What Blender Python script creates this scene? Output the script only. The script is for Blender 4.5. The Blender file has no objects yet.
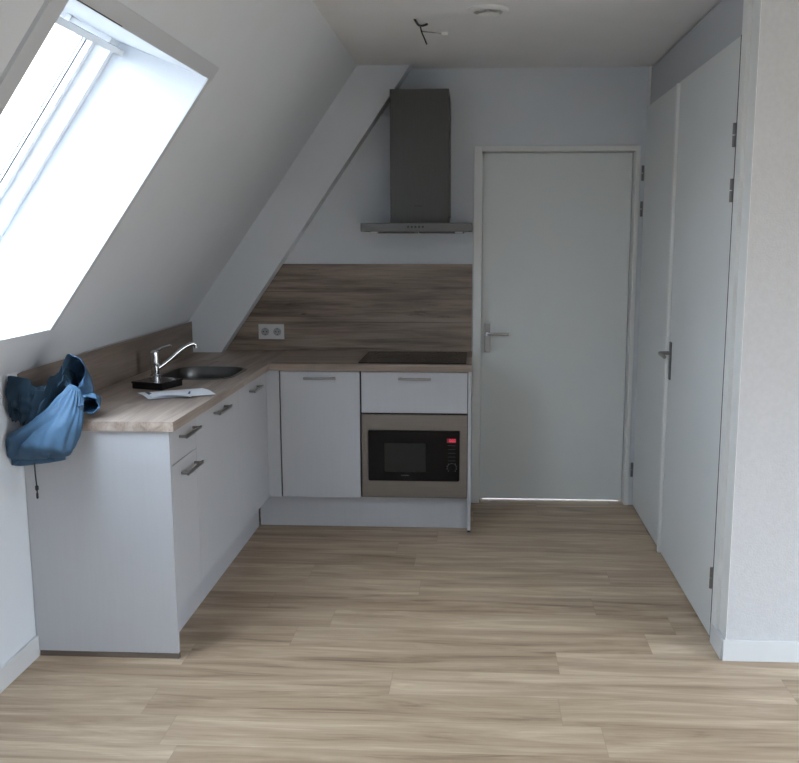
import bpy, bmesh, math, random
from mathutils import Vector, Matrix, noise
random.seed(4)
S = bpy.context.scene
COL = S.collection
PI = math.pi

# ------------------------------------------------------------------ materials
def lin(c):
    return tuple(((v/255.0)/12.92 if v/255.0 <= .04045 else ((v/255.0+.055)/1.055)**2.4) for v in c)

def base_mat(name):
    m = bpy.data.materials.new(name); m.use_nodes = True
    nt = m.node_tree; b = nt.nodes['Principled BSDF']
    return m, nt, b

def N(nt, typ, **kw):
    n = nt.nodes.new(typ)
    for k, v in kw.items():
        if k in n.inputs: n.inputs[k].default_value = v
        else: setattr(n, k, v)
    return n

def plain(name, col, rough=.5, metal=0., spec=.5, var=.03, vscale=6., bump=0., bscale=200., coat=0., aniso=None):
    m, nt, b = base_mat(name)
    b.inputs['Roughness'].default_value = rough
    b.inputs['Metallic'].default_value = metal
    b.inputs['Specular IOR Level'].default_value = spec
    b.inputs['Coat Weight'].default_value = coat
    tc = N(nt, 'ShaderNodeTexCoord')
    mp = N(nt, 'ShaderNodeMapping')
    if aniso: mp.inputs['Scale'].default_value = aniso
    nt.links.new(tc.outputs['Object'], mp.inputs['Vector'])
    nz = N(nt, 'ShaderNodeTexNoise', Scale=vscale, Detail=4.)
    nt.links.new(mp.outputs['Vector'], nz.inputs['Vector'])
    rp = N(nt, 'ShaderNodeValToRGB')
    rp.color_ramp.elements[0].position = .3; rp.color_ramp.elements[1].position = .7
    rp.color_ramp.elements[0].color = (*[max(0, c*(1-var)) for c in col], 1)
    rp.color_ramp.elements[1].color = (*[min(1, c*(1+var)) for c in col], 1)
    nt.links.new(nz.outputs['Fac'], rp.inputs['Fac'])
    nt.links.new(rp.outputs['Color'], b.inputs['Base Color'])
    if bump:
        n2 = N(nt, 'ShaderNodeTexNoise', Scale=bscale, Detail=3.)
        nt.links.new(mp.outputs['Vector'], n2.inputs['Vector'])
        bp = N(nt, 'ShaderNodeBump', Strength=bump, Distance=.002)
        nt.links.new(n2.outputs['Fac'], bp.inputs['Height'])
        nt.links.new(bp.outputs['Normal'], b.inputs['Normal'])
    return m

def wood(name, stops, dist=.45, stretch=1., along='x', plank_w=None, plank_l=None, seam=.25, tint=.12, rough=.5, grain=1., phase=(0, 0), across='y', knots=0., bump=.15):
    """stops: list of (pos, linear colour). along: grain axis; across: plank width axis."""
    m, nt, b = base_mat(name)
    L = nt.links.new
    b.inputs['Roughness'].default_value = rough
    tc = N(nt, 'ShaderNodeTexCoord'); sp = N(nt, 'ShaderNodeSeparateXYZ')
    L(tc.outputs['Object'], sp.inputs['Vector'])
    ax = {'x': 'X', 'y': 'Y', 'z': 'Z'}
    A = sp.outputs[ax[along]]; B = sp.outputs[ax[across]]
    third = [k for k in 'xyz' if k not in (along, across)][0]
    Cc = sp.outputs[ax[third]]
    def M(op, a, bb=None, c=None):
        n = N(nt, 'ShaderNodeMath', operation=op)
        for i, v in enumerate((a, bb, c)):
            if v is None: continue
            if isinstance(v, (int, float)): n.inputs[i].default_value = v
            else: L(v, n.inputs[i])
        return n.outputs[0]
    if plank_w:
        row = M('FLOOR', M('DIVIDE', M('SUBTRACT', B, phase[1]), plank_w))
        wn = N(nt, 'ShaderNodeTexWhiteNoise', noise_dimensions='1D'); L(row, wn.inputs['W'])
        if plank_l:
            off = M('MULTIPLY', wn.outputs['Value'], plank_l)
            colf = M('DIVIDE', M('ADD', M('SUBTRACT', A, phase[0]), off), plank_l)
            colu = M('FLOOR', colf)
        else:
            colf = None; colu = M('MULTIPLY', row, 0.)
        cid = N(nt, 'ShaderNodeCombineXYZ'); L(row, cid.inputs[0]); L(colu, cid.inputs[1])
        w2 = N(nt, 'ShaderNodeTexWhiteNoise', noise_dimensions='3D'); L(cid.outputs[0], w2.inputs['Vector'])
        rnd = w2.outputs['Value']
    else:
        rnd = None
    shift = M('MULTIPLY', rnd, 37.) if rnd is not None else 0.
    cv = N(nt, 'ShaderNodeCombineXYZ')
    L(M('ADD', M('MULTIPLY', A, 1.0*grain*stretch), shift), cv.inputs[0])
    L(M('ADD', M('MULTIPLY', B, 16.*grain), shift), cv.inputs[1])
    L(M('MULTIPLY', Cc, 16.*grain), cv.inputs[2])
    # broad, warped grain
    n0 = N(nt, 'ShaderNodeTexNoise', Scale=1.1, Detail=8., Roughness=.62, Distortion=dist)
    L(cv.outputs[0], n0.inputs['Vector'])
    # fine fibres
    cv2 = N(nt, 'ShaderNodeCombineXYZ')
    L(M('ADD', M('MULTIPLY', A, 5.*grain), shift), cv2.inputs[0])
    L(M('ADD', M('MULTIPLY', B, 170.*grain), shift), cv2.inputs[1])
    L(M('MULTIPLY', Cc, 170.*grain), cv2.inputs[2])
    n1 = N(nt, 'ShaderNodeTexNoise', Scale=1., Detail=4., Roughness=.6)
    L(cv2.outputs[0], n1.inputs['Vector'])
    f = M('ADD', M('MULTIPLY', n0.outputs['Fac'], .78), M('MULTIPLY', n1.outputs['Fac'], .22))
    if rnd is not None:
        f = M('ADD', f, M('MULTIPLY', M('SUBTRACT', rnd, .5), tint))
    rp = N(nt, 'ShaderNodeValToRGB')
    el = rp.color_ramp.elements
    el[0].position, el[0].color = stops[0][0], (*stops[0][1], 1)
    el[1].position, el[1].color = stops[-1][0], (*stops[-1][1], 1)
    for p, c in stops[1:-1]:
        e = el.new(p); e.color = (*c, 1)
    L(f, rp.inputs['Fac'])
    colr = rp.outputs['Color']
    if knots:
        cv3 = N(nt, 'ShaderNodeCombineXYZ')
        L(M('MULTIPLY', A, 2.2), cv3.inputs[0]); L(M('MULTIPLY', B, 11.), cv3.inputs[1]); L(M('MULTIPLY', Cc, 11.), cv3.inputs[2])
        n3 = N(nt, 'ShaderNodeTexNoise', Scale=1.3, Detail=6., Roughness=.7, Distortion=.8)
        L(cv3.outputs[0], n3.inputs['Vector'])
        mr = N(nt, 'ShaderNodeMapRange'); mr.inputs['From Min'].default_value = .60; mr.inputs['From Max'].default_value = .70
        L(n3.outputs['Fac'], mr.inputs['Value'])
        mx = N(nt, 'ShaderNodeMix', data_type='RGBA', blend_type='MULTIPLY')
        L(M('MULTIPLY', mr.outputs[0], knots), mx.inputs['Factor'])
        L(colr, mx.inputs['A']); mx.inputs['B'].default_value = (.42, .36, .32, 1)
        colr = mx.outputs['Result']
    if plank_w and seam:
        fr = M('FRACT', M('DIVIDE', M('SUBTRACT', B, phase[1]), plank_w))
        d = M('MULTIPLY', M('MINIMUM', fr, M('SUBTRACT', 1., fr)), plank_w)
        s = M('LESS_THAN', d, .0012)
        if colf is not None:
            fc = M('FRACT', colf)
            dc = M('MULTIPLY', M('MINIMUM', fc, M('SUBTRACT', 1., fc)), plank_l)
            s = M('MAXIMUM', s, M('LESS_THAN', dc, .0014))
        mx = N(nt, 'ShaderNodeMix', data_type='RGBA', blend_type='MULTIPLY')
        L(M('MULTIPLY', s, seam), mx.inputs['Factor'])
        L(colr, mx.inputs['A']); mx.inputs['B'].default_value = (.2, .17, .15, 1)
        colr = mx.outputs['Result']
    L(colr, b.inputs['Base Color'])
    bp = N(nt, 'ShaderNodeBump', Strength=bump, Distance=.0006)
    L(f, bp.inputs['Height']); L(bp.outputs['Normal'], b.inputs['Normal'])
    return m

def emis(name, col, s):
    m, nt, b = base_mat(name)
    b.inputs['Base Color'].default_value = (*[c*.3 for c in col], 1)
    b.inputs['Emission Color'].default_value = (*col, 1)
    b.inputs['Emission Strength'].default_value = s
    return m

M = {}
M['plaster'] = plain('wall plaster', (.645, .672, .705), .85, var=.012, bump=.35, bscale=260, spec=.2)
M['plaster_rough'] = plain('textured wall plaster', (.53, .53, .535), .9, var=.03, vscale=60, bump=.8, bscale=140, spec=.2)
M['ceiling'] = plain('ceiling paint', (.74, .74, .745), .9, var=.012, bump=.2, bscale=200, spec=.2)
M['paint'] = plain('white satin paint', (.74, .75, .735), .38, var=.01, spec=.45)
M['door'] = plain('white door lacquer', (.69, .715, .705), .42, var=.015, vscale=2, spec=.4)
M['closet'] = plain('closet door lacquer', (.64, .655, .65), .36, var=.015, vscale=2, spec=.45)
M['panel'] = plain('shade-toned closet panel', (.45, .465, .485), .5, var=.015, vscale=2)  # greyer than the door lacquer: shade above the leaves put in the colour
M['skirting'] = plain('skirting paint', (.60, .61, .61), .4, var=.01)
M['pvc'] = plain('white window plastic', (.78, .80, .82), .35, var=.01)
M['melamine'] = plain('light grey melamine', (.435, .44, .455), .45, var=.015, vscale=3, aniso=(26, 26, 1.2), spec=.35)
M['edge'] = plain('painted gap shade', (.02, .02, .022), .8)  # near-black carrying the shade of narrow gaps
M['carcass'] = plain('cabinet carcass board', (.025, .025, .027), .7)  # near-black so shade between the fronts comes from the colour
M['steel'] = plain('brushed stainless steel', (.13, .127, .122), .36, metal=1., var=.06, vscale=4, aniso=(2, 2, 60))
M['steel_dark'] = plain('brushed hood steel', (.085, .083, .08), .42, metal=.7, var=.06, vscale=4, aniso=(60, 60, 2))
M['steel_frame'] = plain('brushed microwave frame steel', (.19, .168, .148), .38, metal=.6, var=.07, vscale=3, aniso=(1.5, 1.5, 50))
M['sink'] = plain('sink steel', (.13, .133, .133), .30, metal=1., var=.05, vscale=20)
M['trim'] = plain('roof window edging', (.52, .54, .57), .7, var=.01)
M['brown'] = plain('dark brown edging', (.10, .078, .062), .6, var=.1)
M['chrome'] = plain('polished chrome', (.58, .59, .61), .08, metal=1., var=.01)
M['handle'] = plain('brushed nickel handle', (.30, .295, .29), .35, metal=1., var=.04, vscale=30)
M['hinge'] = plain('hinge steel', (.17, .17, .17), .35, metal=1., var=.04, vscale=30)
M['glass_black'] = plain('black glass', (.004, .004, .005), .10, spec=.18, var=.02)
M['hob_glass'] = plain('hob black glass', (.006, .006, .007), .2, spec=.22, var=.02)
M['black_matte'] = plain('black matte plastic', (.012, .012, .013), .45)
M['mw_window'] = plain('microwave window mesh', (.010, .011, .011), .25, spec=.3, var=.1, vscale=400)
M['mark'] = plain('pale print', (.17, .17, .17), .5)
M['mark_dark'] = plain('dark print', (.035, .034, .033), .5)
M['socket'] = plain('socket plastic', (.62, .63, .63), .35)
M['socket_dark'] = plain('socket well plastic', (.36, .36, .37), .45)
M['dark_hole'] = plain('dark hole', (.01, .01, .01), .9)
M['vent'] = plain('vent plastic', (.66, .66, .65), .4)
M['paper'] = plain('folded paper', (.86, .89, .95), .7, var=.03, vscale=20)
M['ink'] = plain('dark blue print', (.05, .07, .15), .6)
M['tray'] = plain('gloss black lacquer', (.007, .007, .009), .12, spec=.5)
M['cord'] = plain('black cord', (.012, .012, .014), .8)
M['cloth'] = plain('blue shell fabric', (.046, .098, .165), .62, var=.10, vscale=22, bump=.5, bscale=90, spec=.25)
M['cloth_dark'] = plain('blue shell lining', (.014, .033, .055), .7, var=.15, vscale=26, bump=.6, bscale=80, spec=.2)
M['grass'] = plain('outside ground', (.16, .19, .12), .95)
M['display'] = emis('red display light', (1., .05, .12), 1.3)
M['display_dim'] = emis('dim red display glass', (.25, .02, .03), .25)
OAK = [(.22, (.105, .076, .060)), (.40, (.235, .180, .145)), (.54, (.35, .283, .235)), (.72, (.46, .385, .33))]
M['top_y'] = wood('oak worktop laminate lengthwise', OAK, along='y', across='x', plank_w=.118, plank_l=1.35, seam=.15, tint=.10, rough=.38)
M['top_x'] = wood('oak worktop laminate crosswise', OAK, along='x', across='y', plank_w=.118, plank_l=1.5, seam=.15, tint=.10, rough=.38)
M['splash'] = wood('oak splashback laminate', [(.28, (.060, .040, .028)), (.41, (.170, .126, .096)), (.54, (.275, .213, .166)), (.70, (.385, .31, .248))], along='x', across='z', plank_w=.1795, plank_l=90., phase=(40., .02), seam=.0, tint=.07, rough=.45, grain=1.15, stretch=1.1, dist=.35, knots=1.)
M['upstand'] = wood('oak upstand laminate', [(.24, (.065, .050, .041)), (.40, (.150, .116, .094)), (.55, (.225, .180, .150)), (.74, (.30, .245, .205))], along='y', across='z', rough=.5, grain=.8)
M['floor'] = wood('oak plank floor', [(.28, (.14, .090, .055)), (.41, (.300, .212, .137)), (.53, (.40, .298, .203)), (.70, (.56, .445, .325))], along='x', across='y', plank_w=.188, plank_l=1.42, phase=(.55, -2.465), seam=.22, tint=.15, rough=.40, grain=.85, stretch=1.7, dist=.7, bump=.1)
m, nt, b = base_mat('window glass')
b.inputs['Base Color'].default_value = (.97, .985, .99, 1); b.inputs['Roughness'].default_value = 0
b.inputs['IOR'].default_value = 1.01; b.inputs['Transmission Weight'].default_value = 1.
M['glass'] = m

# ------------------------------------------------------------------ helpers
WORLD = {}          # object name -> world origin

def link(name, me, loc=(0, 0, 0)):
    o = bpy.data.objects.new(name, me); COL.objects.link(o); o.location = loc
    return o

def empty(name, loc, label=None, cat=None, group=None, kind=None):
    o = bpy.data.objects.new(name, None); COL.objects.link(o); o.location = loc
    o.empty_display_size = .05
    WORLD[o.name] = Vector(loc)
    tag(o, label, cat, group, kind)
    return o

def tag(o, label=None, cat=None, group=None, kind=None):
    if label: o['label'] = label
    if cat: o['category'] = cat
    if group: o['group'] = group
    if kind: o['kind'] = kind
    return o

def obj(name, bm, mats, parent=None, smooth=False, label=None, cat=None, group=None, kind=None):
    """bm holds world coordinates"""
    bmesh.ops.recalc_face_normals(bm, faces=bm.faces[:])
    if parent is not None:
        org = WORLD[parent.name]
    else:
        xs = [v.co.x for v in bm.verts]; ys = [v.co.y for v in bm.verts]; zs = [v.co.z for v in bm.verts]
        org = Vector(((min(xs)+max(xs))/2, (min(ys)+max(ys))/2, min(zs)))
        if kind == 'structure': org = Vector((0, 0, 0))
    for v in bm.verts: v.co -= org
    if smooth:
        for f in bm.faces: f.smooth = True
        for e in bm.edges:
            if len(e.link_faces) == 2 and e.calc_face_angle(0) > math.radians(38): e.smooth = False
    me = bpy.data.meshes.new(name); bm.to_mesh(me); bm.free()
    for mm in (mats if isinstance(mats, (list, tuple)) else [mats]): me.materials.append(mm)
    o = link(name, me)
    if parent is not None:
        o.parent = parent; o.location = (0, 0, 0)
    else:
        o.location = org
    WORLD[o.name] = org
    return tag(o, label, cat, group, kind)

def bx(bm, x0, x1, y0, y1, z0, z1, bev=0., mi=0, segs=2):
    t = bmesh.new()
    bmesh.ops.create_cube(t, size=1.)
    for v in t.verts:
        v.co = Vector(((x0+x1)/2+v.co.x*(x1-x0), (y0+y1)/2+v.co.y*(y1-y0), (z0+z1)/2+v.co.z*(z1-z0)))
    if bev: bmesh.ops.bevel(t, geom=t.edges[:], offset=bev, segments=segs, affect='EDGES', profile=.5)
    for f in t.faces: f.material_index = mi
    merge(bm, t); return bm

def merge(bm, t):
    me = bpy.data.meshes.new('tmp'); t.to_mesh(me); t.free()
    bm.from_mesh(me); bpy.data.meshes.remove(me)

def B(): return bmesh.new()
def box(*a, **k): return bx(B(), *a, **k)

def rrect(cx, cy, w, h, r, n=8):
    pts = []
    for (sx, sy, a0) in ((1, 1, 0), (-1, 1, PI/2), (-1, -1, PI), (1, -1, 3*PI/2)):
        for i in range(n+1):
            a = a0+i*PI/2/n
            pts.append((cx+sx*(w/2-r)+r*math.cos(a), cy+sy*(h/2-r)+r*math.sin(a)))
    return pts

def loft(bm, rings, close=True, cap0=False, cap1=False, mi=0):
    R = [[bm.verts.new(p) for p in r] for r in rings]
    n = len(R[0])
    for a, b2 in zip(R, R[1:]):
        for i in range(n if close else n-1):
            j = (i+1) % n
            f = bm.faces.new((a[i], a[j], b2[j], b2[i])); f.material_index = mi
    if cap0: bm.faces.new(R[0]).material_index = mi
    if cap1: bm.faces.new(R[-1]).material_index = mi
    return bm

def cr(pts, n):
    """Catmull-Rom through tuples, n samples per span"""
    P = [Vector(p) for p in pts]; P = [2*P[0]-P[1]]+P+[2*P[-1]-P[-2]]
    out = []
    for i in range(1, len(P)-2):
        for k in range(n):
            t = k/n
            a, b2, c, d = P[i-1], P[i], P[i+1], P[i+2]
            out.append(.5*((2*b2)+(c-a)*t+(2*a-5*b2+4*c-d)*t*t+(-a+3*b2-3*c+d)*t**3))
    out.append(P[-2]); return out

def tube(bm, pts, rad, seg=12, caps=True):
    pts = [Vector(p) for p in pts]; n = len(pts)
    if not isinstance(rad, (list, tuple)): rad = [rad]*n
    up = None; rings = []
    for i, p in enumerate(pts):
        d = (pts[min(i+1, n-1)]-pts[max(i-1, 0)]).normalized()
        if up is None:
            up = d.orthogonal().normalized()
        up = (up-d*up.dot(d)).normalized(); s = d.cross(up)
        rings.append([p+(up*math.cos(2*PI*k/seg)+s*math.sin(2*PI*k/seg))*rad[i] for k in range(seg)])
    return loft(bm, rings, True, caps, caps)

def lathe(bm, prof, c, seg=32, axis='z', mi=0):
    rings = []
    for r, h in prof:
        ring = []
        for k in range(seg):
            a = 2*PI*k/seg
            if axis == 'z': p = (c[0]+r*math.cos(a), c[1]+r*math.sin(a), c[2]+h)
            elif axis == 'y': p = (c[0]+r*math.cos(a), c[1]+h, c[2]+r*math.sin(a))
            else: p = (c[0]+h, c[1]+r*math.cos(a), c[2]+r*math.sin(a))
            ring.append(p)
        rings.append(ring)
    return loft(bm, rings, True, True, True, mi)

def prism_y(bm, poly, y0, y1):
    a = [bm.verts.new((x, y0, z)) for x, z in poly]; b2 = [bm.verts.new((x, y1, z)) for x, z in poly]
    n = len(poly)
    for i in range(n): bm.faces.new((a[i], a[(i+1) % n], b2[(i+1) % n], b2[i]))
    bm.faces.new(a); bm.faces.new(b2[::-1]); return bm

# ------------------------------------------------------------------ measures
XL, YE, YF = -1.105, -2.226, -.5965       # left fronts, end of left run, back run fronts
WL, XR, YC = -1.661, .967, -2.122         # knee wall, closet face, right wall corner
ZT, ZU, ZP = .925, .8885, .187             # worktop top, worktop underside, front bottoms
ZC = 2.535                                # ceiling
KN = 1.106                                # knee wall height where the slope starts
XS = -.652                                # slope meets the ceiling
SL = (ZC-KN)/(XS-WL)                      # slope dz/dx
LN = math.hypot(1, SL)
DV = Vector((1/LN, 0, SL/LN))             # up the slope
NV = Vector((-SL/LN, 0, 1/LN))            # outwards
YB = -6.9                                 # wall behind the photographer
XE = 3.3                                  # far right wall of the living room
def sp(s, off, y):                        # point: s along slope from its foot
    p = Vector((WL, 0, KN))+DV*s+NV*off; p.y = y; return p
def s_of_z(z): return (z-KN)*LN/SL

# ------------------------------------------------------------------ room shell
obj('floor', box(WL-.12, XE+.1, YB-.1, .9, -.08, 0), M['floor'], kind='structure')
bm = bx(B(), XS-.3, XE+.1, YB-.1, .1, ZC, ZC+.12)
obj('ceiling', bm, M['ceiling'], kind='structure')
# back wall with door opening
DX0, DX1, DTOP = .053, .916, 2.0737
FX0, FX1, FTOP = .001, .946, 2.107
bm = B()
bx(bm, WL-.2, FX0+.02, 0, .14, 0, ZC)
bx(bm, FX1-.02, XE+.1, 0, .14, 0, ZC)
bx(bm, FX0+.02, FX1-.02, 0, .14, FTOP-.02, ZC)
obj('wall_back', bm, M['plaster'], kind='structure')
# knee wall
obj('wall_left', box(WL-.12, WL, YB, 0, 0, KN), M['plaster'], kind='structure')
# sloping wall with roof window opening
S0, S1 = s_of_z(1.255), s_of_z(2.143)
Y0, Y1 = -3.325, -2.174
TH = .34
SE = s_of_z(ZC)
bm = B()
def slab(s0a, s0b, s1a, s1b, y0, y1):
    """s at the room face (a) and at the outside face (b)"""
    poly = [sp(s0a, 0, 0), sp(s1a, 0, 0), sp(s1b, TH, 0), sp(s0b, TH, 0)]
    prism_y(bm, [(p.x, p.z) for p in poly], y0, y1)
slab(0, .0, SE+.0, SE+.2, Y1, .14)
slab(0, .0, SE+.0, SE+.2, YB-.1, Y0)
for ya, yb in ((Y0, Y1),):
    slab(S1, S1-.080, SE, SE+.2, ya, yb)
    slab(0, 0, S0, S0-.12, ya, yb)
obj('wall_left_slope', bm, M['plaster'], kind='structure')
# plaster edging round the roof window
bm = B()
def slope_strip(bm, sa, sb, y0, y1, off0, off1):
    poly = [sp(sa, off0, 0), sp(sb, off0, 0), sp(sb, off1, 0), sp(sa, off1, 0)]
    return prism_y(bm, [(p.x, p.z) for p in poly], y0, y1)
slope_strip(bm, S1, S1+.052, Y0-.07, Y1+.036, -.007, 0.)
slope_strip(bm, S0, S1, Y1, Y1+.032, -.005, 0.)
slope_strip(bm, S0-.0, S1, Y0-.072, Y0, -.010, 0.)
obj('trim_1', bm, M['trim'], kind='structure')

# roof windows
so0, so1 = S0-.12, S1-.080
def roof_window(name, Y0, Y1, near):
    w = empty(name, sp((S0+S1)/2, TH, (Y0+Y1)/2), kind='structure')
    bm = B()
    fo0, fo1 = TH-.02, TH+.09
    slope_strip(bm, so1-.012, so1+.05, Y0-.08, Y1+.08, fo0, fo1)
    slope_strip(bm, so0-.05, so0+.055, Y0-.08, Y1+.08, fo0, fo1)
    slope_strip(bm, so0+.055, so1-.012, Y1-.030, Y1+.08, fo0, fo1)
    slope_strip(bm, so0+.055, so1-.012, Y0-.08, Y0+.030, fo0, fo1)
    obj('window_frame', bm, M['pvc'], w)
    bm = B()
    g0, g1 = TH+.035, TH+.085
    slope_strip(bm, so1-.030, so1-.014, Y0+.032, Y1-.032, g0, g1)
    slope_strip(bm, so0+.057, so0+.11, Y0+.032, Y1-.032, g0, g1)
    slope_strip(bm, so0+.11, so1-.030, Y1-.060, Y1-.032, g0, g1)
    slope_strip(bm, so0+.11, so1-.030, Y0+.032, Y0+.060, g0, g1)
    sash = obj('sash', bm, M['pvc'], w)
    bm = B(); slope_strip(bm, so0+.11, so1-.030, Y0+.060, Y1-.060, TH+.055, TH+.061)
    obj('pane', bm, M['glass'], sash)
    if not near: return
    bm = B()
    slope_strip(bm, so0+.11, so1-.032, Y1-.158, Y1-.149, TH+.028, TH+.054)  # added strip drawing a dark line over the pane
    obj('dark_line_strip', bm, M['handle'], w, label='added strip for the dark line over the pane')
    bm = B()
    slope_strip(bm, so1-.034, so1-.012, Y0+.03, Y1-.01, TH-.055, TH-.035)
    obj('control_bar', bm, M['pvc'], w)
    bm = B()
    for yy in (Y1-.10, Y1-.42, Y1-.76):
        slope_strip(bm, so1-.024, so1+.006, yy-.012, yy+.012, TH-.036, TH-.018)
    obj('bracket', bm, M['pvc'], w)
    bm = B(); slope_strip(bm, S1+.001, S1+.004, Y0, -3.0, -.0075, -.0052)  # dark strip standing in for shade in the gap beside the casing
    obj('shadow_line', bm, M['edge'], w, label='dark strip painting the shadow gap')
roof_window('window_1', Y0, Y1, True)

# boxed beam against the back wall
KB = 1.439
def xb(z): return -1.475+(z-ZT)/KB
bm = B()
prism_y(bm, [(WL, ZT), (xb(ZT), ZT), (xb(ZC), ZC), (XS, ZC), (WL, KN)], -.128, 0)
obj('trim_2', bm, M['plaster'], kind='structure')

# right side: wall end, closet surround, living room walls
bm = B()
bx(bm, XR+.014, XE+.1, YC, YC+.10, 0, ZC); bx(bm, XR+.012, XR+.014, YC, YC+.10, 0, ZC, mi=1)  # smooth wall end in whiter paint: skylight brightness put in its colour
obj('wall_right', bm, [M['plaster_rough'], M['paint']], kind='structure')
VY0, VY1, VZ0, VZ1 = -5.8, -3.25, .25, 2.3   # wide window in the right hand wall of the living room
bm = B()
bx(bm, XE, XE+.1, YB, VY0, 0, ZC); bx(bm, XE, XE+.1, VY1, YC, 0, ZC); bx(bm, XE, XE+.1, VY0, VY1, 0, VZ0); bx(bm, XE, XE+.1, VY0, VY1, VZ1, ZC)
obj('wall_far_right', bm, M['plaster'], kind='structure')
w3 = empty('window_3', (XE, (VY0+VY1)/2, VZ0), kind='structure')
bm = B()
for a, b2 in ((VY0, VY0+.06), (VY1-.06, VY1), ((VY0+VY1)/2-.035, (VY0+VY1)/2+.035)): bx(bm, XE+.02, XE+.08, a, b2, VZ0, VZ1)
for a, b2 in ((VZ0, VZ0+.06), (VZ1-.06, VZ1)):
    bx(bm, XE+.02, XE+.08, VY0+.06, (VY0+VY1)/2-.035, a, b2); bx(bm, XE+.02, XE+.08, (VY0+VY1)/2+.035, VY1-.06, a, b2)
obj('window_frame', bm, M['pvc'], w3)
# closet surround
bm = B()
bx(bm, XR-.002, XR+.045, YC+.102, -1.952, 0, ZC)         # front jamb
bx(bm, XR+.008, XR+.045, -.028, -.001, 0, ZC)            # rear jamb
obj('trim_3', bm, M['paint'], kind='structure')
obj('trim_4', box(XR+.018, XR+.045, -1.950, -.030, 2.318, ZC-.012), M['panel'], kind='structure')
obj('gap_shade_back', box(XR+.060, XR+.075, -1.951, 0, 0, ZC), M['edge'], kind='structure')   # near-black back carrying the shade of the closet front gaps
# rear wall with a wide window
bm = B()
WX0, WX1, WZ0, WZ1 = 1.0, 1.9, 1.0, 2.0
bx(bm, WL-.1, WX0, YB-.1, YB, 0, ZC); bx(bm, WX1, XE+.1, YB-.1, YB, 0, ZC)
bx(bm, WX0, WX1, YB-.1, YB, 0, WZ0); bx(bm, WX0, WX1, YB-.1, YB, WZ1, ZC)
obj('wall_rear', bm, M['plaster'], kind='structure')
w2 = empty('window_2', ((WX0+WX1)/2, YB, WZ0), kind='structure')
bm = B()
for a, b2 in ((WX0, WX0+.06), (WX1-.06, WX1), ((WX0+WX1)/2-.035, (WX0+WX1)/2+.035)):
    bx(bm, a, b2, YB-.08, YB-.02, WZ0, WZ1)
bx(bm, WX0, WX1, YB-.08, YB-.02, WZ0, WZ0+.06); bx(bm, WX0, WX1, YB-.08, YB-.02, WZ1-.06, WZ1)
obj('window_frame', bm, M['pvc'], w2)

# baseboards
bm = B()
bx(bm, WL, WL+.013, YB, YE-.004, 0, .083, .002)
obj('baseboard_left', bm, M['skirting'], kind='structure')
bm = B()
bx(bm, XR+.0, XE, YC-.012, YC, 0, .083, .002)
bx(bm, XR-.006, XR+.012, YC, -1.960, 0, .083, .002)
obj('baseboard_right', bm, M['skirting'], kind='structure')

# back door
d = empty('door_1', ((DX0+DX1)/2, 0, 0), kind='structure')
bm = B()
for a, b2 in ((FX0, DX0-.004), (DX1+.004, FX1)):
    bx(bm, a, b2, -.012, .137, 0, FTOP, .003)
bx(bm, DX0-.004, DX1+.004, -.012, .137, DTOP+.004, FTOP, .003)
bx(bm, DX0-.004, DX0+.014, .119, .137, 0, DTOP+.004); bx(bm, DX1-.014, DX1+.004, .119, .137, 0, DTOP+.004); bx(bm, DX0+.014, DX1-.014, .119, .137, DTOP-.012, DTOP+.004)
obj('door_frame', bm, M['paint'], d)
obj('door_leaf', box(DX0, DX1, .077, .117, .007, DTOP, .0015), M['door'], d)
h = obj('door_handle', box(.073, .107, .069, .077, .912, 1.086, .002), M['handle'], d)
bm = B(); lathe(bm, [(.011, 0), (.010, -.035), (.010, -.045)], (.090, .069, 1.028), 16, 'y')
tube(bm, cr([(.090, .026, 1.028), (.12, .022, 1.027), (.215, .022, 1.026)], 5), .0085, 10)
obj('lever', bm, M['chrome'], h, smooth=True)

# closet doors
def hinge(parent, y, z, hgt=.085):
    bm = B(); tube(bm, [(XR-.009, y, z-hgt/2), (XR-.009, y, z-.002)], .0065, 12); tube(bm, [(XR-.009, y, z+.002), (XR-.009, y, z+hgt/2)], .0065, 12)
    bx(bm, XR-.006, XR-.0022, y-.007, y+.007, z-hgt/2, z+hgt/2)
    obj('hinge', bm, M['hinge'], parent, smooth=True)
YM = -.903
d2 = empty('door_2', (XR, -.45, 0), kind='structure')
obj('door_leaf', box(XR, XR+.040, YM+.002, -.030, .012, 2.312, .0015), M['closet'], d2)
obj('cover_strip', box(XR-.015, XR-.0002, YM-.012, YM+.022, .012, 2.305, .002), M['paint'], d2)
for z in (1.952, 1.752, .222): hinge(d2, -.018, z)
d3 = empty('door_3', (XR, -1.42, 0), kind='structure')
obj('door_leaf', box(XR, XR+.040, -1.940, YM-.003, .012, 2.312, .0015), M['closet'], d3)
for z in (1.962, 1.763, .262): hinge(d3, -1.946, z)
obj('gap_shade', box(XR-.002, XR+.03, -1.9515, -1.9405, .012, 2.312), M['edge'], d3, label='painted dark line for the shaded gap beside the hinges')  # near-black strip painted in for shade in the hinge-side gap
h = obj('door_handle', box(XR-.008, XR, -.975, -.943, .908, 1.092, .002), M['hinge'], d3)
bm = B(); tube(bm, cr([(XR-.006, -.958, 1.038), (XR-.046, -.958, 1.038), (XR-.056, -.972, 1.037), (XR-.056, -1.085, 1.034)], 5), .0088, 12)
obj('lever', bm, M['handle'], h, smooth=True)

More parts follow.
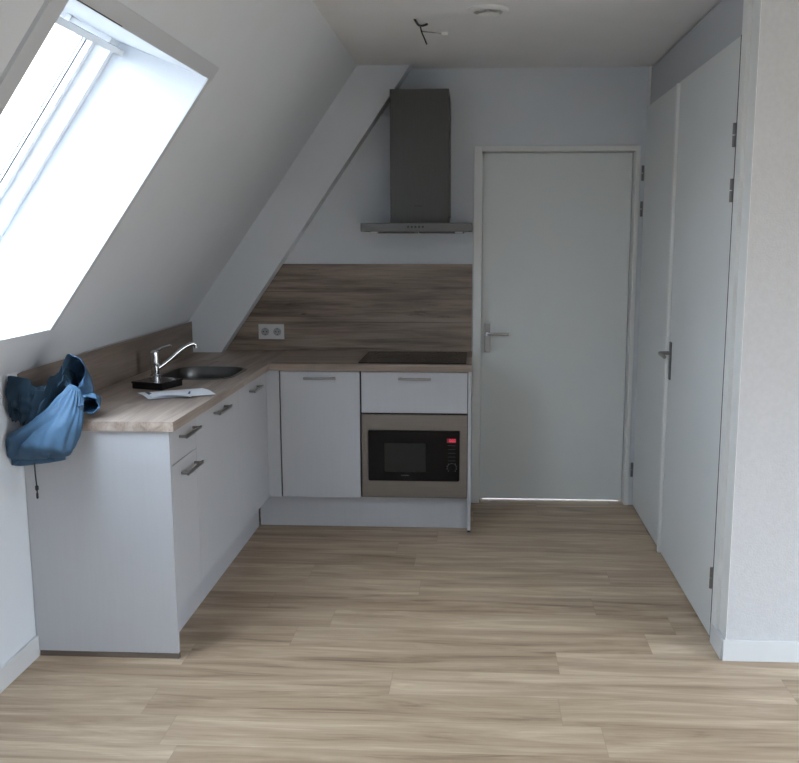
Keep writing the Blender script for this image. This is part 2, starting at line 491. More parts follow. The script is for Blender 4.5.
# ------------------------------------------------------------------ kitchen
def bar_handle(parent, c, axis, length=.165, label=None):
    """flat bow handle; c = centre on the front face, axis 'x' (back run, sticks out to -y) or 'y' (left run, sticks out to +x)"""
    bm = B(); L2 = length/2
    if axis == 'x':
        bx(bm, c[0]-L2, c[0]+L2, c[1]-.034, c[1]-.026, c[2]-.007, c[2]+.007, .002)
        for s in (-1, 1): bx(bm, c[0]+s*(L2-.014)-.006, c[0]+s*(L2-.014)+.006, c[1]-.028, c[1]+.0005, c[2]-.005, c[2]+.005, .0015)
    else:
        bx(bm, c[0]+.026, c[0]+.034, c[1]-L2, c[1]+L2, c[2]-.007, c[2]+.007, .002)
        for s in (-1, 1): bx(bm, c[0]-.0005, c[0]+.028, c[1]+s*(L2-.014)-.006, c[1]+s*(L2-.014)+.006, c[2]-.005, c[2]+.005, .0015)
    return obj('handle', bm, M['handle'], parent)

def carcass(parent, x0, x1, y0, y1, z0=ZP, z1=ZU-.004):
    """open topped box of boards"""
    bm = B(); t = .016
    bx(bm, x0, x1, y0, y0+t, z0, z1); bx(bm, x0, x1, y1-t, y1, z0, z1)
    bx(bm, x0, x0+t, y0+t, y1-t, z0, z1); bx(bm, x1-t, x1, y0+t, y1-t, z0, z1)
    bx(bm, x0+t, x1-t, y0+t, y1-t, z0, z0+t)
    obj('cabinet_body', bm, M['carcass'], parent)

FT = .019      # front thickness
# drawer unit at the near end of the left run
c = empty('drawer_cabinet', (-1.38, -2.06, 0), 'narrow grey drawer unit with two drawers at the near end of the left run', 'cabinet')
carcass(c, WL+.03, XL-FT-.001, YE+.0185, -1.898)
obj('end_panel', box(WL+.002, XL, YE, YE+.018, .021, ZU-.001, .001), M['melamine'], c)
obj('base_strip', box(WL+.014, XL+.001, YE-.001, YE+.018, 0, .0205), M['brown'], c, label='brown strip under the end panel')
dr = obj('drawer', box(XL-FT, XL, YE+.0195, -1.899, .7545, ZU-.006, .001), M['melamine'], c); bar_handle(dr, (XL, -2.02, .845), 'y', .20)
dr = obj('drawer', box(XL-FT, XL, YE+.0195, -1.899, ZP, .7505, .001), M['melamine'], c); bar_handle(dr, (XL, -2.015, .700), 'y', .20)
# sink cabinet
c = empty('sink_cabinet', (-1.38, -1.54, 0), 'grey base cabinet with one wide door between the drawers and the corner', 'cabinet')
carcass(c, WL+.03, XL-FT-.001, -1.895, -1.20)
dr = obj('door', box(XL-FT, XL, -1.896, -1.200, ZP, ZU-.006, .001), M['melamine'], c); bar_handle(dr, (XL, -1.54, .845), 'y', .20)
c = empty('base_cabinet', (-1.38, -.9, 0), 'grey base cabinet door nearest the inner corner of the left run', 'cabinet')
bm = B(); bx(bm, WL+.03, XL-FT-.001, -1.196, -.62, ZP, ZP+.016); bx(bm, XL-FT-.017, XL-FT-.001, -1.196, -.62, ZP+.016, ZU-.004)
obj('cabinet_body', bm, M['carcass'], c)
dr = obj('door', box(XL-FT, XL, -1.198, -.640, ZP, ZU-.006, .001), M['melamine'], c); bar_handle(dr, (XL, -.900, .835), 'y', .19)
obj('filler_strip', box(XL-FT, XL, -.638, YF-.0005, ZP, ZU-.003, .001), M['melamine'], c)
# corner cabinet in the back run
c = empty('corner_cabinet', (-.85, -.3, 0), 'grey cabinet with one tall door left of the microwave', 'cabinet')
carcass(c, -1.09, -.602, YF+FT+.001, -.03)
obj('filler_strip', box(XL, -1.037, YF, YF+FT, ZP, ZU-.003, .001), M['melamine'], c)
dr = obj('door', box(-1.0295, -.6005, YF, YF+FT, ZP, ZU-.006, .001), M['melamine'], c); bar_handle(dr, (-.812, YF, .849), 'x', .175)
# oven housing
c = empty('microwave_cabinet', (-.3, -.3, 0), 'grey cabinet housing the microwave with a drawer above it', 'cabinet')
bm = B()
bx(bm, -.598, -.582, YF+FT+.001, -.03, ZP, ZU-.004); bx(bm, -.034, -.0195, YF+FT+.001, -.03, ZP, ZU-.004)
bx(bm, -.582, -.034, YF+FT+.001, -.03, ZP, ZP+.016); bx(bm, -.582, -.034, YF+FT+.001, -.03, .655, .668); bx(bm, -.582, -.034, -.046, -.03, ZP+.016, .655)
obj('cabinet_body', bm, M['carcass'], c)
obj('end_panel', box(-.018, 0, YF, -.012, .012, ZU-.001, .001), M['melamine'], c)
obj('foot', box(-.017, -.001, YF+.002, YF+.05, 0, .0115), M['black_matte'], c, label='dark end of the panel at the floor')
dr = obj('drawer', box(-.591, -.022, YF, YF+FT, .6615, ZU-.006, .001), M['melamine'], c); bar_handle(dr, (-.303, YF, .849), 'x', .175)

# plinths
obj('plinth', box(XL-.092, XL-.074, YE+.019, YF+.056, .002, ZP-.004), M['melamine'], label='grey plinth board under the left run of cabinets', cat='plinth')
obj('plinth', box(XL-.070, -.0195, YF+.074, YF+.092, .002, ZP-.004), M['melamine'], label='grey plinth board under the microwave and corner cabinets', cat='plinth')

# microwave
mw = empty('microwave', (-.306, YF, .2), 'built-in black glass microwave in a wide steel frame', 'microwave')
mx0, mx1, mz0, mz1 = -.591, -.022, .195, .652
gx0, gx1, gz0, gz1 = -.557, -.061, .286, .567
bm = B()
fy0, fy1 = YF-.002, YF+.016
bx(bm, mx0, gx0, fy0, fy1, mz0, mz1); bx(bm, gx1, mx1, fy0, fy1, mz0, mz1)
bx(bm, gx0, gx1, fy0, fy1, mz0, gz0); bx(bm, gx0, gx1, fy0, fy1, gz1, mz1)
obj('trim_frame', bm, M['steel_frame'], mw, label='brushed steel trim frame')
bm = B()
pts = rrect((gx0+gx1)/2, (gz0+gz1)/2, gx1-gx0-.004, gz1-gz0-.004, .008)
loft(bm, [[(x, fy1+.02, z) for x, z in pts], [(x, fy0-.008, z) for x, z in pts]], True, True, True)
fr = obj('door', bm, M['glass_black'], mw)
bm = B(); pts = rrect(-.355, .418, .225, .158, .006)
loft(bm, [[(x, fy0-.0083, z) for x, z in pts], [(x, fy0-.0095, z) for x, z in pts]], True, True, True)
obj('window', bm, M['mw_window'], fr, label='dark viewing window')
bm = B(); lathe(bm, [(.0215, 0), (.0215, -.014), (.019, -.018)], (-.103, fy0-.0083, .366), 28, 'y')
kn = obj('dial', bm, M['glass_black'], mw, smooth=True)
bm = B()
lathe(bm, [(.0245, 0), (.0245, -.002)], (-.103, fy0-.0083, .366), 28, 'y')
obj('dial_ring', bm, M['mark_dark'], kn)
for k in range(12):
    a = 2*PI*k/12+.26
    if k % 6 == 2 or k % 6 == 3: continue
    x, z = -.103+.027*math.cos(a), .366+.027*math.sin(a)
    obj('dial_mark', box(x-.0011, x+.0011, fy0-.0092, fy0-.0083, z-.003, z+.003), M['mark'], mw)
for k in range(5):
    z = .487-.021*k
    bm = box(-.124, -.084, fy0-.0090, fy0-.0083, z-.001, z+.001)
    obj('button', bm, M['mark_dark'], mw)
dp = obj('display', box(-.131, -.081, fy0-.0092, fy0-.0083, .502, .526), M['display_dim'], mw, label='dim red display')
# seven segment digits 0:00
bm = B()
def seg7(x, z, w7, h7, on):
    t = .0018
    S7 = {'a': (x, x+w7, z+h7-t, z+h7), 'd': (x, x+w7, z, z+t), 'g': (x, x+w7, z+h7/2-t/2, z+h7/2+t/2),
          'f': (x, x+t, z+h7/2, z+h7), 'e': (x, x+t, z, z+h7/2), 'b': (x+w7-t, x+w7, z+h7/2, z+h7), 'c': (x+w7-t, x+w7, z, z+h7/2)}
    for s in on: a = S7[s]; bx(bm, a[0], a[1], fy0-.0102, fy0-.0092, a[2], a[3])
for xx in (-.1165, -.104, -.0925): seg7(xx, .507, .0080, .0145, 'abcdef')
bx(bm, -.1065, -.1050, fy0-.0102, fy0-.0092, .510, .5125); bx(bm, -.1065, -.1050, fy0-.0102, fy0-.0092, .516, .5185)
obj('digits', bm, M['display'], dp, label='glowing red digits')

def scribble(x0, x1, z, y, h, n, mat, parent, name='maker_mark', axis='y'):
    """tiny illegible wordmark: a row of small upright and level strokes"""
    bm = B(); w1 = (x1-x0)/n
    for k in range(n):
        a = x0+k*w1
        bx(bm, a, a+w1*.22, y-.0006, y, z, z+h)
        if k % 3 != 1: bx(bm, a, a+w1*.7, y-.0006, y, z+h*.8, z+h)
        if k % 2 == 0: bx(bm, a, a+w1*.7, y-.0006, y, z, z+h*.2)
        bx(bm, a+w1*.5, a+w1*.7, y-.0006, y, z, z+h*(.55 if k % 2 else 1))
    return obj(name, bm, mat, parent)
scribble(-.376, -.332, .316, fy0-.0083, .006, 8, M['mark'], mw)

# worktop: L shaped, with a rounded sink cut-out
SX, SY, SW, SH, SR = -1.335, -.975, .345, .43, .105     # sink centre, width in x, length in y
bm = B()
WX, WYF, WYE = XL+.02, YF-.02, YE-.010
def top_poly(outer, hole, z0, z1, mi):
    t = bmesh.new()
    vo = [t.verts.new((x, y, z1)) for x, y in outer]; eo = [t.edges.new((vo[i], vo[(i+1) % len(vo)])) for i in range(len(vo))]
    eh = []
    if hole:
        vh = [t.verts.new((x, y, z1)) for x, y in hole]; eh = [t.edges.new((vh[i], vh[(i+1) % len(vh)])) for i in range(len(vh))]
    bmesh.ops.triangle_fill(t, use_beauty=True, edges=eo+eh)
    ext = bmesh.ops.extrude_face_region(t, geom=t.faces[:])
    for g in ext['geom']:
        if isinstance(g, bmesh.types.BMVert): g.co.z = z0
    for f in t.faces: f.material_index = mi
    merge(bm, t)
hole = rrect(SX, SY, SW, SH, SR)
top_poly([(WL+.001, WYE), (WX, WYE), (WX, -.001), (WL+.001, -.001)], hole, ZU, ZT, 0)
top_poly([(WX+.0006, WYF), (.0, WYF), (.0, -.001), (WX+.0006, -.001)], None, ZU, ZT, 1)
obj('worktop', bm, [M['top_y'], M['top_x']], label='L-shaped oak laminate worktop on the grey base cabinets', cat='worktop')

# splashback and upstand
bm = B()
zb = [ZT+.001, 1.0935, 1.097, 1.2735, 1.277, 1.438]
for a, b2 in ((zb[0], zb[1]), (zb[2], zb[3]), (zb[4], zb[5])):
    prism_y(bm, [(xb(a)-.05, a), (-.004, a), (-.004, b2), (xb(b2)-.05, b2)], -.010, -.0005)
prism_y(bm, [(xb(zb[0])-.05, zb[0]), (-.005, zb[0]), (-.005, zb[5]), (xb(zb[5])-.05, zb[5])], -.0072, -.0005)
for zz in (1.0953, 1.2753): bx(bm, xb(zz)-.04, -.006, -.0085, -.0071, zz-.0014, zz+.0014, mi=1)
obj('splashback', bm, [M['splash'], M['brown']], label='oak laminate splashback boards on the wall behind the hob', cat='splashback')
bm = B()
prism_y(bm, [(WL+.001, ZT+.001), (WL+.020, ZT+.001), (WL+.020, 1.107), (WL+.001, 1.097)], YE-.004, -.1285)
obj('upstand', bm, M['upstand'], label='oak laminate upstand along the back edge of the left worktop', cat='upstand')

# hob
hb = empty('hob', (-.31, -.32, ZT), 'black glass induction hob set in the worktop under the hood', 'hob')
bm = B(); pts = rrect(-.319, -.325, .578, .505, .006)
loft(bm, [[(x, y, ZT+.0005) for x, y in pts], [(x, y, ZT+.006) for x, y in pts]], True, True, True)
obj('glass_plate', bm, M['hob_glass'], hb)
for (x, y, r) in ((-.46, -.43, .085), (-.17, -.43, .10), (-.46, -.19, .10), (-.17, -.19, .075)):
    bm = B()
    loft(bm, [[(x+rr*math.cos(2*PI*k/40), y+rr*math.sin(2*PI*k/40), ZT+zz) for k in range(40)] for rr, zz in ((r, .0062), (r, .0066), (r-.003, .0066), (r-.003, .0062))], True)
    obj('cooking_zone', bm, M['mark_dark'], hb)

# sink
sk = empty('sink', (SX, SY, ZT), 'rounded stainless steel sink sunk into the left worktop', 'sink')
bm = B()
def rr(dw, z, r): return [(x, y, z) for x, y in rrect(SX, SY, SW+dw, SH+dw, r)]
loft(bm, [rr(.034, ZT+.0006, SR+.017), rr(.030, ZT+.003, SR+.015), rr(.004, ZT+.003, SR), rr(-.004, ZT-.002, SR-.004), rr(-.010, ZT-.05, SR-.006),
          rr(-.024, ZT-.135, SR-.014), rr(-.05, ZT-.155, SR-.02), rr(-.12, ZT-.160, SR-.03), rr(-.26, ZT-.162, .035)], True, False, True)
obj('basin', bm, M['sink'], sk, smooth=True)
bm = B(); lathe(bm, [(.043, 0), (.043, .003), (.036, .004), (.034, .001), (.012, .001), (.010, .004), (.004, .005)], (SX, SY, ZT-.1618), 28)
obj('drain', bm, M['chrome'], sk, smooth=True)

# tap
TX, TY = -1.535, -1.10
tp = empty('tap', (TX, TY, ZT), 'chrome single lever mixer tap beside the sink', 'tap')
bm = B(); lathe(bm, [(.026, .0005), (.026, .006), (.019, .012), (.0175, .05), (.024, .058), (.0245, .095), (.022, .118), (.012, .127), (.004, .129)], (TX, TY, ZT), 28)
obj('body', bm, M['chrome'], tp, smooth=True)
bm = B(); tube(bm, cr([(TX+.01, TY, ZT+.123), (TX+.035, TY-.004, ZT+.138), (TX+.085, TY-.01, ZT+.152)], 6), [.008]*6+[.0065]*6+[.006], 12)
obj('lever', bm, M['chrome'], tp, smooth=True)
bm = B()
sp_pts = cr([(TX+.015, TY+.004, ZT+.040), (TX+.055, TY+.040, ZT+.074), (TX+.100, TY+.080, ZT+.118), (TX+.130, TY+.106, ZT+.139), (TX+.152, TY+.125, ZT+.146), (TX+.162, TY+.133, ZT+.140), (TX+.163, TY+.134, ZT+.126)], 5)
tube(bm, sp_pts, [.0095]*(len(sp_pts)-6)+[.010]*6, 14)
obj('spout', bm, M['chrome'], tp, smooth=True)

# black lidded box
def frame_box(c0, ux, uy, w0, l0, z0, z1, bev, bm=None):
    t = bmesh.new(); bmesh.ops.create_cube(t, size=1.)
    for v in t.verts:
        p = c0+ux*(v.co.x*w0)+uy*(v.co.y*l0); v.co = Vector((p.x, p.y, (z0+z1)/2+v.co.z*(z1-z0)))
    if bev: bmesh.ops.bevel(t, geom=t.edges[:], offset=bev, segments=2, affect='EDGES')
    b = bm or B(); merge(b, t); return b
ux = Vector((.150, -.047, 0)).normalized(); uy = Vector((.047, .150, 0)).normalized()
tc0 = Vector((-1.361, -1.534, 0))-ux*.080+uy*.082
bm = frame_box(tc0, ux, uy, .156, .158, ZT+.0008, ZT+.024, .0015)
frame_box(tc0, ux, uy, .162, .164, ZT+.0245, ZT+.033, .0015, bm)
obj('black_box', bm, M['tray'], label='flat glossy black square box on the worktop in front of the tap', cat='box')

# folded leaflet
def sheet(pts4, z, lift, nx=10, ny=8):
    a, b2, c3, d4 = [Vector((p[0], p[1], 0)) for p in pts4]
    g = []
    for j in range(ny+1):
        v = j/ny; row = []
        for i in range(nx+1):
            u = i/nx
            p = (a*(1-u)+b2*u)*(1-v)+(d4*(1-u)+c3*u)*v
            row.append(Vector((p.x, p.y, z+lift(u, v))))
        g.append(row)
    bm = B(); V = [[bm.verts.new(p) for p in r] for r in g]; W = [[bm.verts.new(p+Vector((0, 0, .0007))) for p in r] for r in g]
    for G, fl in ((V, 1), (W, 0)):
        for j in range(ny):
            for i in range(nx): bm.faces.new((G[j][i], G[j][i+1], G[j+1][i+1], G[j+1][i]))
    for j in range(ny):
        bm.faces.new((V[j][0], V[j+1][0], W[j+1][0], W[j][0])); bm.faces.new((V[j][nx], V[j+1][nx], W[j+1][nx], W[j][nx]))
    for i in range(nx):
        bm.faces.new((V[0][i], V[0][i+1], W[0][i+1], W[0][i])); bm.faces.new((V[ny][i], V[ny][i+1], W[ny][i+1], W[ny][i]))
    return bm
lf = empty('leaflet', (-1.26, -1.62, ZT), 'folded white leaflet lying near the worktop edge beside the black box', 'paper')
obj('lower_sheet', sheet([(-1.445, -1.60), (-1.335, -1.775), (-1.09, -1.635), (-1.20, -1.455)], ZT+.001, lambda u, v: .004*math.sin(PI*u)**2+.003*u), M['paper'], lf, smooth=True)
obj('upper_flap', sheet([(-1.372, -1.680), (-1.322, -1.765), (-1.165, -1.745), (-1.185, -1.655)], ZT+.007, lambda u, v: .010*math.sin(PI*v)+.003*u), M['paper'], lf, smooth=True)
obj('printed_band', sheet([(-1.405, -1.62), (-1.338, -1.735), (-1.324, -1.727), (-1.391, -1.612)], ZT+.0065, lambda u, v: .002*math.sin(PI*u), 8, 2), M['ink'], lf, label='dark blue printed band')
obj('printed_band', sheet([(-1.188, -1.715), (-1.176, -1.722), (-1.192, -1.66), (-1.200, -1.655)], ZT+.0165, lambda u, v: .002, 4, 6), M['ink'], lf, label='narrow dark print on the flap')

# double wall socket
so = empty('wall_socket', (-1.197, -.010, 1.037), 'white double wall socket on the oak splashback', 'socket')
bm = box(-1.274, -1.120, -.019, -.0103, .993, 1.083, .003)
obj('cover_plate', bm, M['socket'], so)
for k, cx in enumerate((-1.2335, -1.1605)):
    bm = B(); lathe(bm, [(.0235, 0), (.0235, -.0022), (.0210, -.0026), (.0200, -.0008), (.004, -.0006)], (cx, -.0190, 1.038), 28, 'y')
    ow = obj('outlet', bm, M['socket_dark'], so, smooth=True)
    bm = B()
    for s in (-1, 1): lathe(bm, [(.0034, 0), (.0034, -.0008)], (cx+s*.0095, -.0197, 1.038), 10, 'y')
    for s in (-1, 1): bx(bm, cx-.002, cx+.002, -.0205, -.0197, 1.038+s*.0165-.0025, 1.038+s*.0165+.0025)
    obj('pin_hole', bm, M['dark_hole'], ow)

# cooker hood
hd = empty('cooker_hood', (-.30, -.24, 1.62), 'stainless steel chimney cooker hood on the back wall above the hob', 'cooker hood')
obj('chimney', box(-.457, -.137, -.281, -.001, 1.669, 2.384, .0015), M['steel_dark'], hd)
obj('inner_flue', box(-.450, -.131, -.270, -.002, 1.70, 2.345), M['steel_dark'], hd)
cn = obj('canopy', box(-.600, -.004, -.480, -.002, 1.622, 1.668, .0025), M['steel'], hd)
bm = B(); bx(bm, -.555, -.315, -.44, -.06, 1.614, 1.6218, .002); bx(bm, -.290, -.05, -.44, -.06, 1.614, 1.6218, .002)
obj('grease_filter', bm, M['steel_dark'], hd)
for s in (-.53, -.075):
    bm = B(); lathe(bm, [(.022, 0), (.022, -.006), (.016, -.008)], (s, -.46+.006, 1.6218), 20)
    obj('hood_lamp', bm, M['socket'], hd)
for k in range(5):
    x = -.345+k*.0195
    bm = B()
    lathe(bm, [(.0062, 0), (.0062, -.0025), (.005, -.003)], (x, -.4802, 1.647), 16, 'y')
    obj('button', bm, M['black_matte'], cn)
scribble(-.322, -.278, 1.759, -.2812, .008, 7, M['black_matte'], hd)

# round ceiling valve
vt = empty('ceiling_vent', (.059, -1.395, ZC), 'round white ventilation valve in the ceiling', 'vent')
bm = B(); lathe(bm, [(.088, -.0002), (.086, -.006), (.074, -.012), (.060, -.013), (.052, -.004), (.050, -.0005)], (.059, -1.395, ZC), 40)
obj('ring', bm, M['vent'], vt, smooth=True)
bm = B(); lathe(bm, [(.012, -.001), (.014, -.014), (.043, -.018), (.046, -.022), (.040, -.026), (.010, -.028)], (.059, -1.395, ZC), 40)
obj('disc', bm, M['vent'], vt, smooth=True)

# bare lamp connection
ce = empty('lamp_wiring', (-.228, -1.185, ZC), 'bare lamp wires and connector hanging from the ceiling', 'wiring')
bm = B(); tube(bm, cr([(-.262, -1.230, ZC+.002), (-.245, -1.225, ZC-.022), (-.228, -1.215, ZC-.024), (-.205, -1.225, ZC-.020)], 5), .0052, 8)
obj('hook', bm, M['black_matte'], ce, smooth=True)
bm = B(); tube(bm, cr([(-.238, -1.220, ZC-.022), (-.232, -1.185, ZC-.045), (-.222, -1.145, ZC-.065), (-.213, -1.125, ZC-.085)], 5), .0034, 8)
obj('wire', bm, M['black_matte'], ce, smooth=True)
bm = B(); tube(bm, cr([(-.231, -1.185, ZC-.042), (-.19, -1.155, ZC-.040), (-.145, -1.135, ZC-.042)], 5), .003, 8)
obj('wire', bm, M['handle'], ce, smooth=True)
bm = box(-.146, -.118, -1.144, -1.126, ZC-.051, ZC-.036, .002)
obj('terminal_block', bm, M['vent'], ce, label='white terminal block')

# ------------------------------------------------------------------ jacket
jk = empty('jacket', (-1.52, -2.32, ZT), 'blue rain jacket slung over the near left corner of the worktop', 'jacket')
def cloth_tube(keys, seg=72, sub=7, fold=lambda t, a: 0., cap0=False, cap1=True, nz=.004, seed=0.):
    """keys: (centre, U, V) rings; fold(t, angle) is added along the ring normal"""
    C0 = cr([k[0] for k in keys], sub); U0 = cr([k[1] for k in keys], sub); V0 = cr([k[2] for k in keys], sub)
    rings = []; n = len(C0)
    for i in range(n):
        t = i/(n-1); ring = []
        for k in range(seg):
            a = 2*PI*k/seg
            d = U0[i]*math.cos(a)+V0[i]*math.sin(a)
            dn = d.normalized() if d.length > 1e-6 else d
            p = C0[i]+d
            q = p*14+Vector((seed, 0, 0))
            f = fold(t, a)+nz*(noise.noise(q)+.5*noise.noise(q*2.3))
            m = C0[i]+d*(max(.15, 1+f/max(d.length, 1e-4)))
            ring.append(m)
        rings.append(ring)
    return loft(B(), rings, True, cap0, cap1)

def add_cloth(name, bm, mat, thick=.0, sub=1, label=None):
    o = obj(name, bm, mat, jk, smooth=True, label=label)
    for e in o.data.edges: e.use_edge_sharp = False
    if thick:
        md = o.modifiers.new('thickness', 'SOLIDIFY'); md.thickness = thick; md.offset = -1
    if sub:
        md = o.modifiers.new('smooth', 'SUBSURF'); md.levels = md.render_levels = sub
    return o
V3 = Vector
#JACKET_START
body_keys = [
    (V3((-1.4434, -2.235, 1.0523)), V3((0.0177, 0, -0.0106)), V3((0.0, 0.018, 0.0))),
    (V3((-1.4506, -2.26, 1.0045)), V3((0.0421, 0.004, -0.0175)), V3((0.0, 0.034, 0.0))),
    (V3((-1.4677, -2.305, 0.95)), V3((0.0657, 0.006, -0.0277)), V3((0.0, 0.045, 0.0))),
    (V3((-1.5023, -2.325, 0.9023)), V3((0.0928, 0, -0.0309)), V3((0.0, 0.058, 0.0))),
    (V3((-1.5359, -2.338, 0.8606)), V3((0.1164, 0, -0.024)), V3((0.0, 0.068, 0.0))),
    (V3((-1.5576, -2.328, 0.8268)), V3((0.1168, 0, -0.0069)), V3((0.0, 0.054, 0.0))),
    (V3((-1.568, -2.31, 0.7984)), V3((0.1071, 0, 0.0069)), V3((0.0, 0.036, 0.0))),
    (V3((-1.5703, -2.3, 0.7792)), V3((0.0832, 0, 0.0104)), V3((0.0, 0.022, 0.0))),
]
hood_keys = [
    (V3((-1.4738, -2.17, 1.102)), V3((-0.0396, 0, -0.0144)), V3((0.0126, 0.012, -0.0612))),
    (V3((-1.4829, -2.13, 1.0773)), V3((-0.0401, 0, -0.0128)), V3((0.0, -0.03, -0.0547))),
    (V3((-1.4821, -2.1, 1.046)), V3((-0.0386, 0, -0.0037)), V3((0.0, -0.045, -0.0368))),
    (V3((-1.4702, -2.105, 1.0161)), V3((-0.0367, 0, 0.0)), V3((0.0, -0.045, -0.0184))),
    (V3((-1.4656, -2.12, 0.9879)), V3((-0.0329, 0, 0.0)), V3((0.0, -0.04, -0.0037))),
]
cuff_keys = [
    (V3((-1.4162, -2.185, 0.9768)), V3((0.0395, 0, 0.0)), V3((0.0, 0.0, -0.0359))),
    (V3((-1.4349, -2.13, 0.9783)), V3((0.0401, 0, 0.0)), V3((0.0, 0.0, -0.0328))),
    (V3((-1.4519, -2.07, 0.9755)), V3((0.0371, 0, 0.0)), V3((0.0, 0, -0.026))),
    (V3((-1.4685, -2.03, 0.9725)), V3((0.0225, 0, 0.0)), V3((0.0, 0, -0.015))),
]
strap_keys = [
    (V3((-1.4169, -2.262, 0.9941)), V3((0.014, 0, 0.0)), V3((0.0, 0.018, 0.0))),
    (V3((-1.4223, -2.258, 0.9637)), V3((0.0126, 0, 0.0)), V3((0.0, 0.014, 0.0))),
    (V3((-1.4266, -2.262, 0.9273)), V3((0.0119, 0, 0.0)), V3((0.0, 0.012, 0.0))),
    (V3((-1.4326, -2.262, 0.89)), V3((0.0091, 0, 0.0)), V3((0.0, 0.008, 0.0))),
]
gather_keys = [
    (V3((-1.6522, -2.315, 1.0122)), V3((0.0, 0, -0.0759)), V3((0.0, 0.022, 0.0))),
    (V3((-1.6282, -2.315, 1.0124)), V3((0.0, 0, -0.0828)), V3((0.0, 0.034, 0.0))),
    (V3((-1.5922, -2.315, 1.0018)), V3((0.0, 0, -0.0759)), V3((0.0, 0.042, 0.0))),
    (V3((-1.5596, -2.3, 0.9885)), V3((0.0, 0, -0.0693)), V3((0.0, 0.05, 0.0))),
    (V3((-1.5316, -2.27, 1.0055)), V3((0.0, 0, -0.0664)), V3((0.0, 0.05, 0.0))),
    (V3((-1.5245, -2.2, 1.0235)), V3((0.0, 0, -0.0714)), V3((0.0, 0.05, 0.0))),
    (V3((-1.5155, -2.14, 1.0405)), V3((0.0, 0, -0.0582)), V3((0.0, 0.04, 0.0))),
    (V3((-1.4974, -2.12, 1.0375)), V3((0.0, 0, -0.0292)), V3((0.0, 0.03, 0.0))),
]
flap_keys = [
    (V3((-1.5934, -2.35, 1.105)), V3((0.0358, 0, -0.0068)), V3((0.0, 0.006, 0.0))),
    (V3((-1.597, -2.352, 1.0659)), V3((0.0392, 0, -0.0034)), V3((0.0, 0.01, 0.0))),
    (V3((-1.6066, -2.35, 1.0223)), V3((0.0375, 0, 0.0)), V3((0.0, 0.014, 0.0))),
    (V3((-1.617, -2.345, 0.9888)), V3((0.0273, 0, 0.0)), V3((0.0, 0.01, 0.0))),
]
cord_pts = [(-1.5613, -2.345, 0.792), (-1.5597, -2.347, 0.7482), (-1.5575, -2.347, 0.7), (-1.5578, -2.347, 0.6628)]

bm = cloth_tube(gather_keys, fold=lambda t, a: .011*math.sin(t*50+2.6*math.sin(a+.9)+5*t*math.cos(a))*min(1, 5*t)*(.65+.35*math.cos(a))+.007*math.sin(5*a+13*t)+.005*math.sin(9*a-17*t), cap0=True, nz=.016, seed=3., sub=10)
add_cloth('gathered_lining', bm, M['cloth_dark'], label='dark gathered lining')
def bump1(x, c, w): return math.exp(-((x-c)/w)**2)
def body_fold(t, a):
    q = (a-1.5*PI)                       # 0 = facing the room, negative = left side
    f = .0045*math.sin(3*a+2.*t)*t
    f -= .030*bump1(q+.9*t, -.10, .16)*bump1(t, .62, .26)
    f += .012*bump1(q, .35, .35)*bump1(t, .45, .3)
    f -= .026*bump1(q-1.1*(t-.7), .75, .20)*bump1(t, .80, .17)
    f += .010*bump1(t, .95, .03)-.016*bump1(t, .84, .04)*(.4+.6*math.cos(q))
    f -= .010*bump1(q-1.6*(t-.5), .1, .09)*bump1(t, .55, .2)
    f += .004*math.sin(11*q-14*t)*bump1(t, .6, .3)
    f -= .014*bump1(q+.3*t, -1.0, .15)*bump1(t, .75, .2)
    f += .0022*math.sin(17*q+9*t)*bump1(t, .12, .15)
    return f
bm = cloth_tube(body_keys, fold=body_fold, cap0=True, nz=.008, seed=8., seg=110, sub=9)
add_cloth('sleeve', bm, M['cloth'], label='bulging blue sleeve')
bm = cloth_tube(flap_keys, cap0=True, seg=40, fold=lambda t, a: .003*math.sin(4*a+5*t), nz=.006, seed=55.)
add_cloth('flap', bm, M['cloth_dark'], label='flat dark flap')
bm = cloth_tube(hood_keys, fold=lambda t, a: (.003*math.sin(4*a+1+3*t)+.002*math.sin(7*a+6*t)), nz=.008, seed=21.)
add_cloth('collar', bm, M['cloth'], .0018, label='upright blue collar')
bm = cloth_tube(cuff_keys, fold=lambda t, a: .0022*math.sin(6*a+8*t), nz=.006, seed=30.)
add_cloth('cuff', bm, M['cloth'], .004, label='open blue cuff on the worktop')
bm = cloth_tube(strap_keys, seg=20, cap0=True, nz=.003, seed=40.)
add_cloth('hanging_tab', bm, M['cloth'], label='narrow hanging tab')
cpts = cr(cord_pts, 6)
dc = obj('drawcord', tube(B(), cpts, .0027, 8), M['cord'], jk, smooth=True, label='black drawcord')
c0, c1 = V3(cord_pts[2]), V3(cord_pts[3])
bm = B(); tube(bm, [c0+V3((0, 0, .010)), c0+V3((0, 0, .006)), c0-V3((0, 0, .006)), c0-V3((0, 0, .010))], [.003, .0062, .0062, .003], 12)
obj('toggle', bm, M['cord'], dc, smooth=True)
bm = B(); tube(bm, [c1+V3((0, 0, .020)), c1+V3((0, 0, .016)), c1, c1-V3((0, 0, .003))], [.002, .0042, .0042, .002], 10)
obj('cord_end', bm, M['cord'], dc, smooth=True)
#JACKET_END

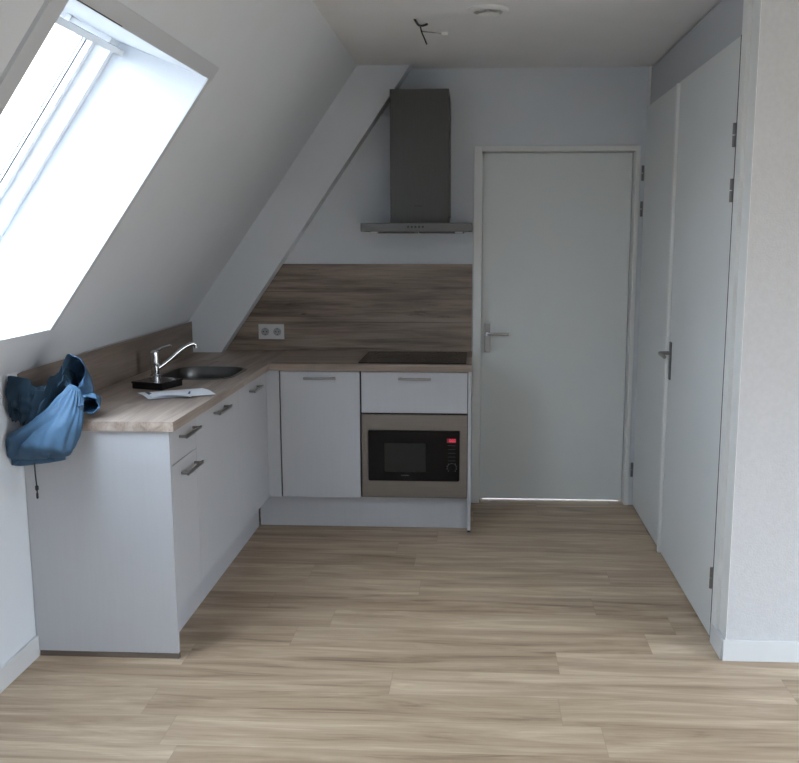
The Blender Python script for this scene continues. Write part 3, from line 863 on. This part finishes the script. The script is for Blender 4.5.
# ------------------------------------------------------------------ light
W = bpy.data.worlds.new('overcast sky'); S.world = W; W.use_nodes = True
nt = W.node_tree; bg = nt.nodes['Background']
tc = N(nt, 'ShaderNodeTexCoord'); spx = N(nt, 'ShaderNodeSeparateXYZ')
nt.links.new(tc.outputs['Generated'], spx.inputs[0])
rp = N(nt, 'ShaderNodeValToRGB')
rp.color_ramp.elements[0].position = .42; rp.color_ramp.elements[0].color = (.20, .20, .18, 1)
rp.color_ramp.elements[1].position = .90; rp.color_ramp.elements[1].color = (2.25, 2.7, 3.25, 1)
e = rp.color_ramp.elements.new(.52); e.color = (.43, .43, .435, 1)
mr = N(nt, 'ShaderNodeMapRange'); mr.inputs['From Min'].default_value = -1; mr.inputs['From Max'].default_value = 1
nt.links.new(spx.outputs['Z'], mr.inputs['Value']); nt.links.new(mr.outputs[0], rp.inputs['Fac'])
nt.links.new(rp.outputs['Color'], bg.inputs['Color'])
bg.inputs['Strength'].default_value = 13.0

def portal(name, loc, rot, sx, sy):
    l = bpy.data.lights.new(name, 'AREA'); l.shape = 'RECTANGLE'; l.size = sx; l.size_y = sy
    l.cycles.is_portal = True
    o = bpy.data.objects.new(name, l); COL.objects.link(o); o.location = loc; o.rotation_euler = rot
    return o
# roof window portal faces down the slope normal, into the room
o = portal('roof_window_portal', sp((S0+S1)/2, TH+.12, (Y0+Y1)/2), (0, 0, 0), 1.25, 1.5)
R3 = Matrix((DV, V3((0, 1, 0)), DV.cross(V3((0, 1, 0))))).transposed()
o.rotation_euler = R3.to_euler()
if (o.rotation_euler.to_matrix() @ V3((0, 0, -1))).dot(NV) > 0:
    R3 = Matrix((DV, V3((0, -1, 0)), DV.cross(V3((0, -1, 0))))).transposed(); o.rotation_euler = R3.to_euler()
portal('side_window_portal', (XE+.12, (VY0+VY1)/2, (VZ0+VZ1)/2), (0, PI/2, 0), VZ1-VZ0, VY1-VY0)
portal('rear_window_portal', ((WX0+WX1)/2, YB-.12, (WZ0+WZ1)/2), (PI/2, 0, 0), WX1-WX0, WZ1-WZ0)

# ------------------------------------------------------------------ camera
cd = bpy.data.cameras.new('camera'); cam = bpy.data.objects.new('camera', cd); COL.objects.link(cam)
pitch, yaw, roll = .1643, -.0545, -.0002
f = V3((math.sin(yaw)*math.cos(pitch), math.cos(yaw)*math.cos(pitch), -math.sin(pitch)))
r = V3((math.cos(yaw), -math.sin(yaw), 0)); u = r.cross(f)
mt = Matrix((r, u, -f)).transposed().to_4x4(); mt.translation = V3((.0164, -5.5714, 1.5913))
cam.matrix_world = mt
cd.sensor_fit = 'HORIZONTAL'; cd.sensor_width = 36; cd.lens = 36*944.09/799
cd.shift_x = (399.5-423.79)/799; cd.shift_y = (394.08-381.5)/799
cd.clip_start = .02
S.camera = cam
S.view_settings.view_transform = 'Standard'; S.view_settings.look = 'None'; S.view_settings.gamma = 1
S.view_settings.use_curve_mapping = False
S.view_settings.exposure = -0.38
try:
    S.cycles.max_bounces = 12; S.cycles.diffuse_bounces = 8; S.cycles.use_denoising = True
except Exception: pass
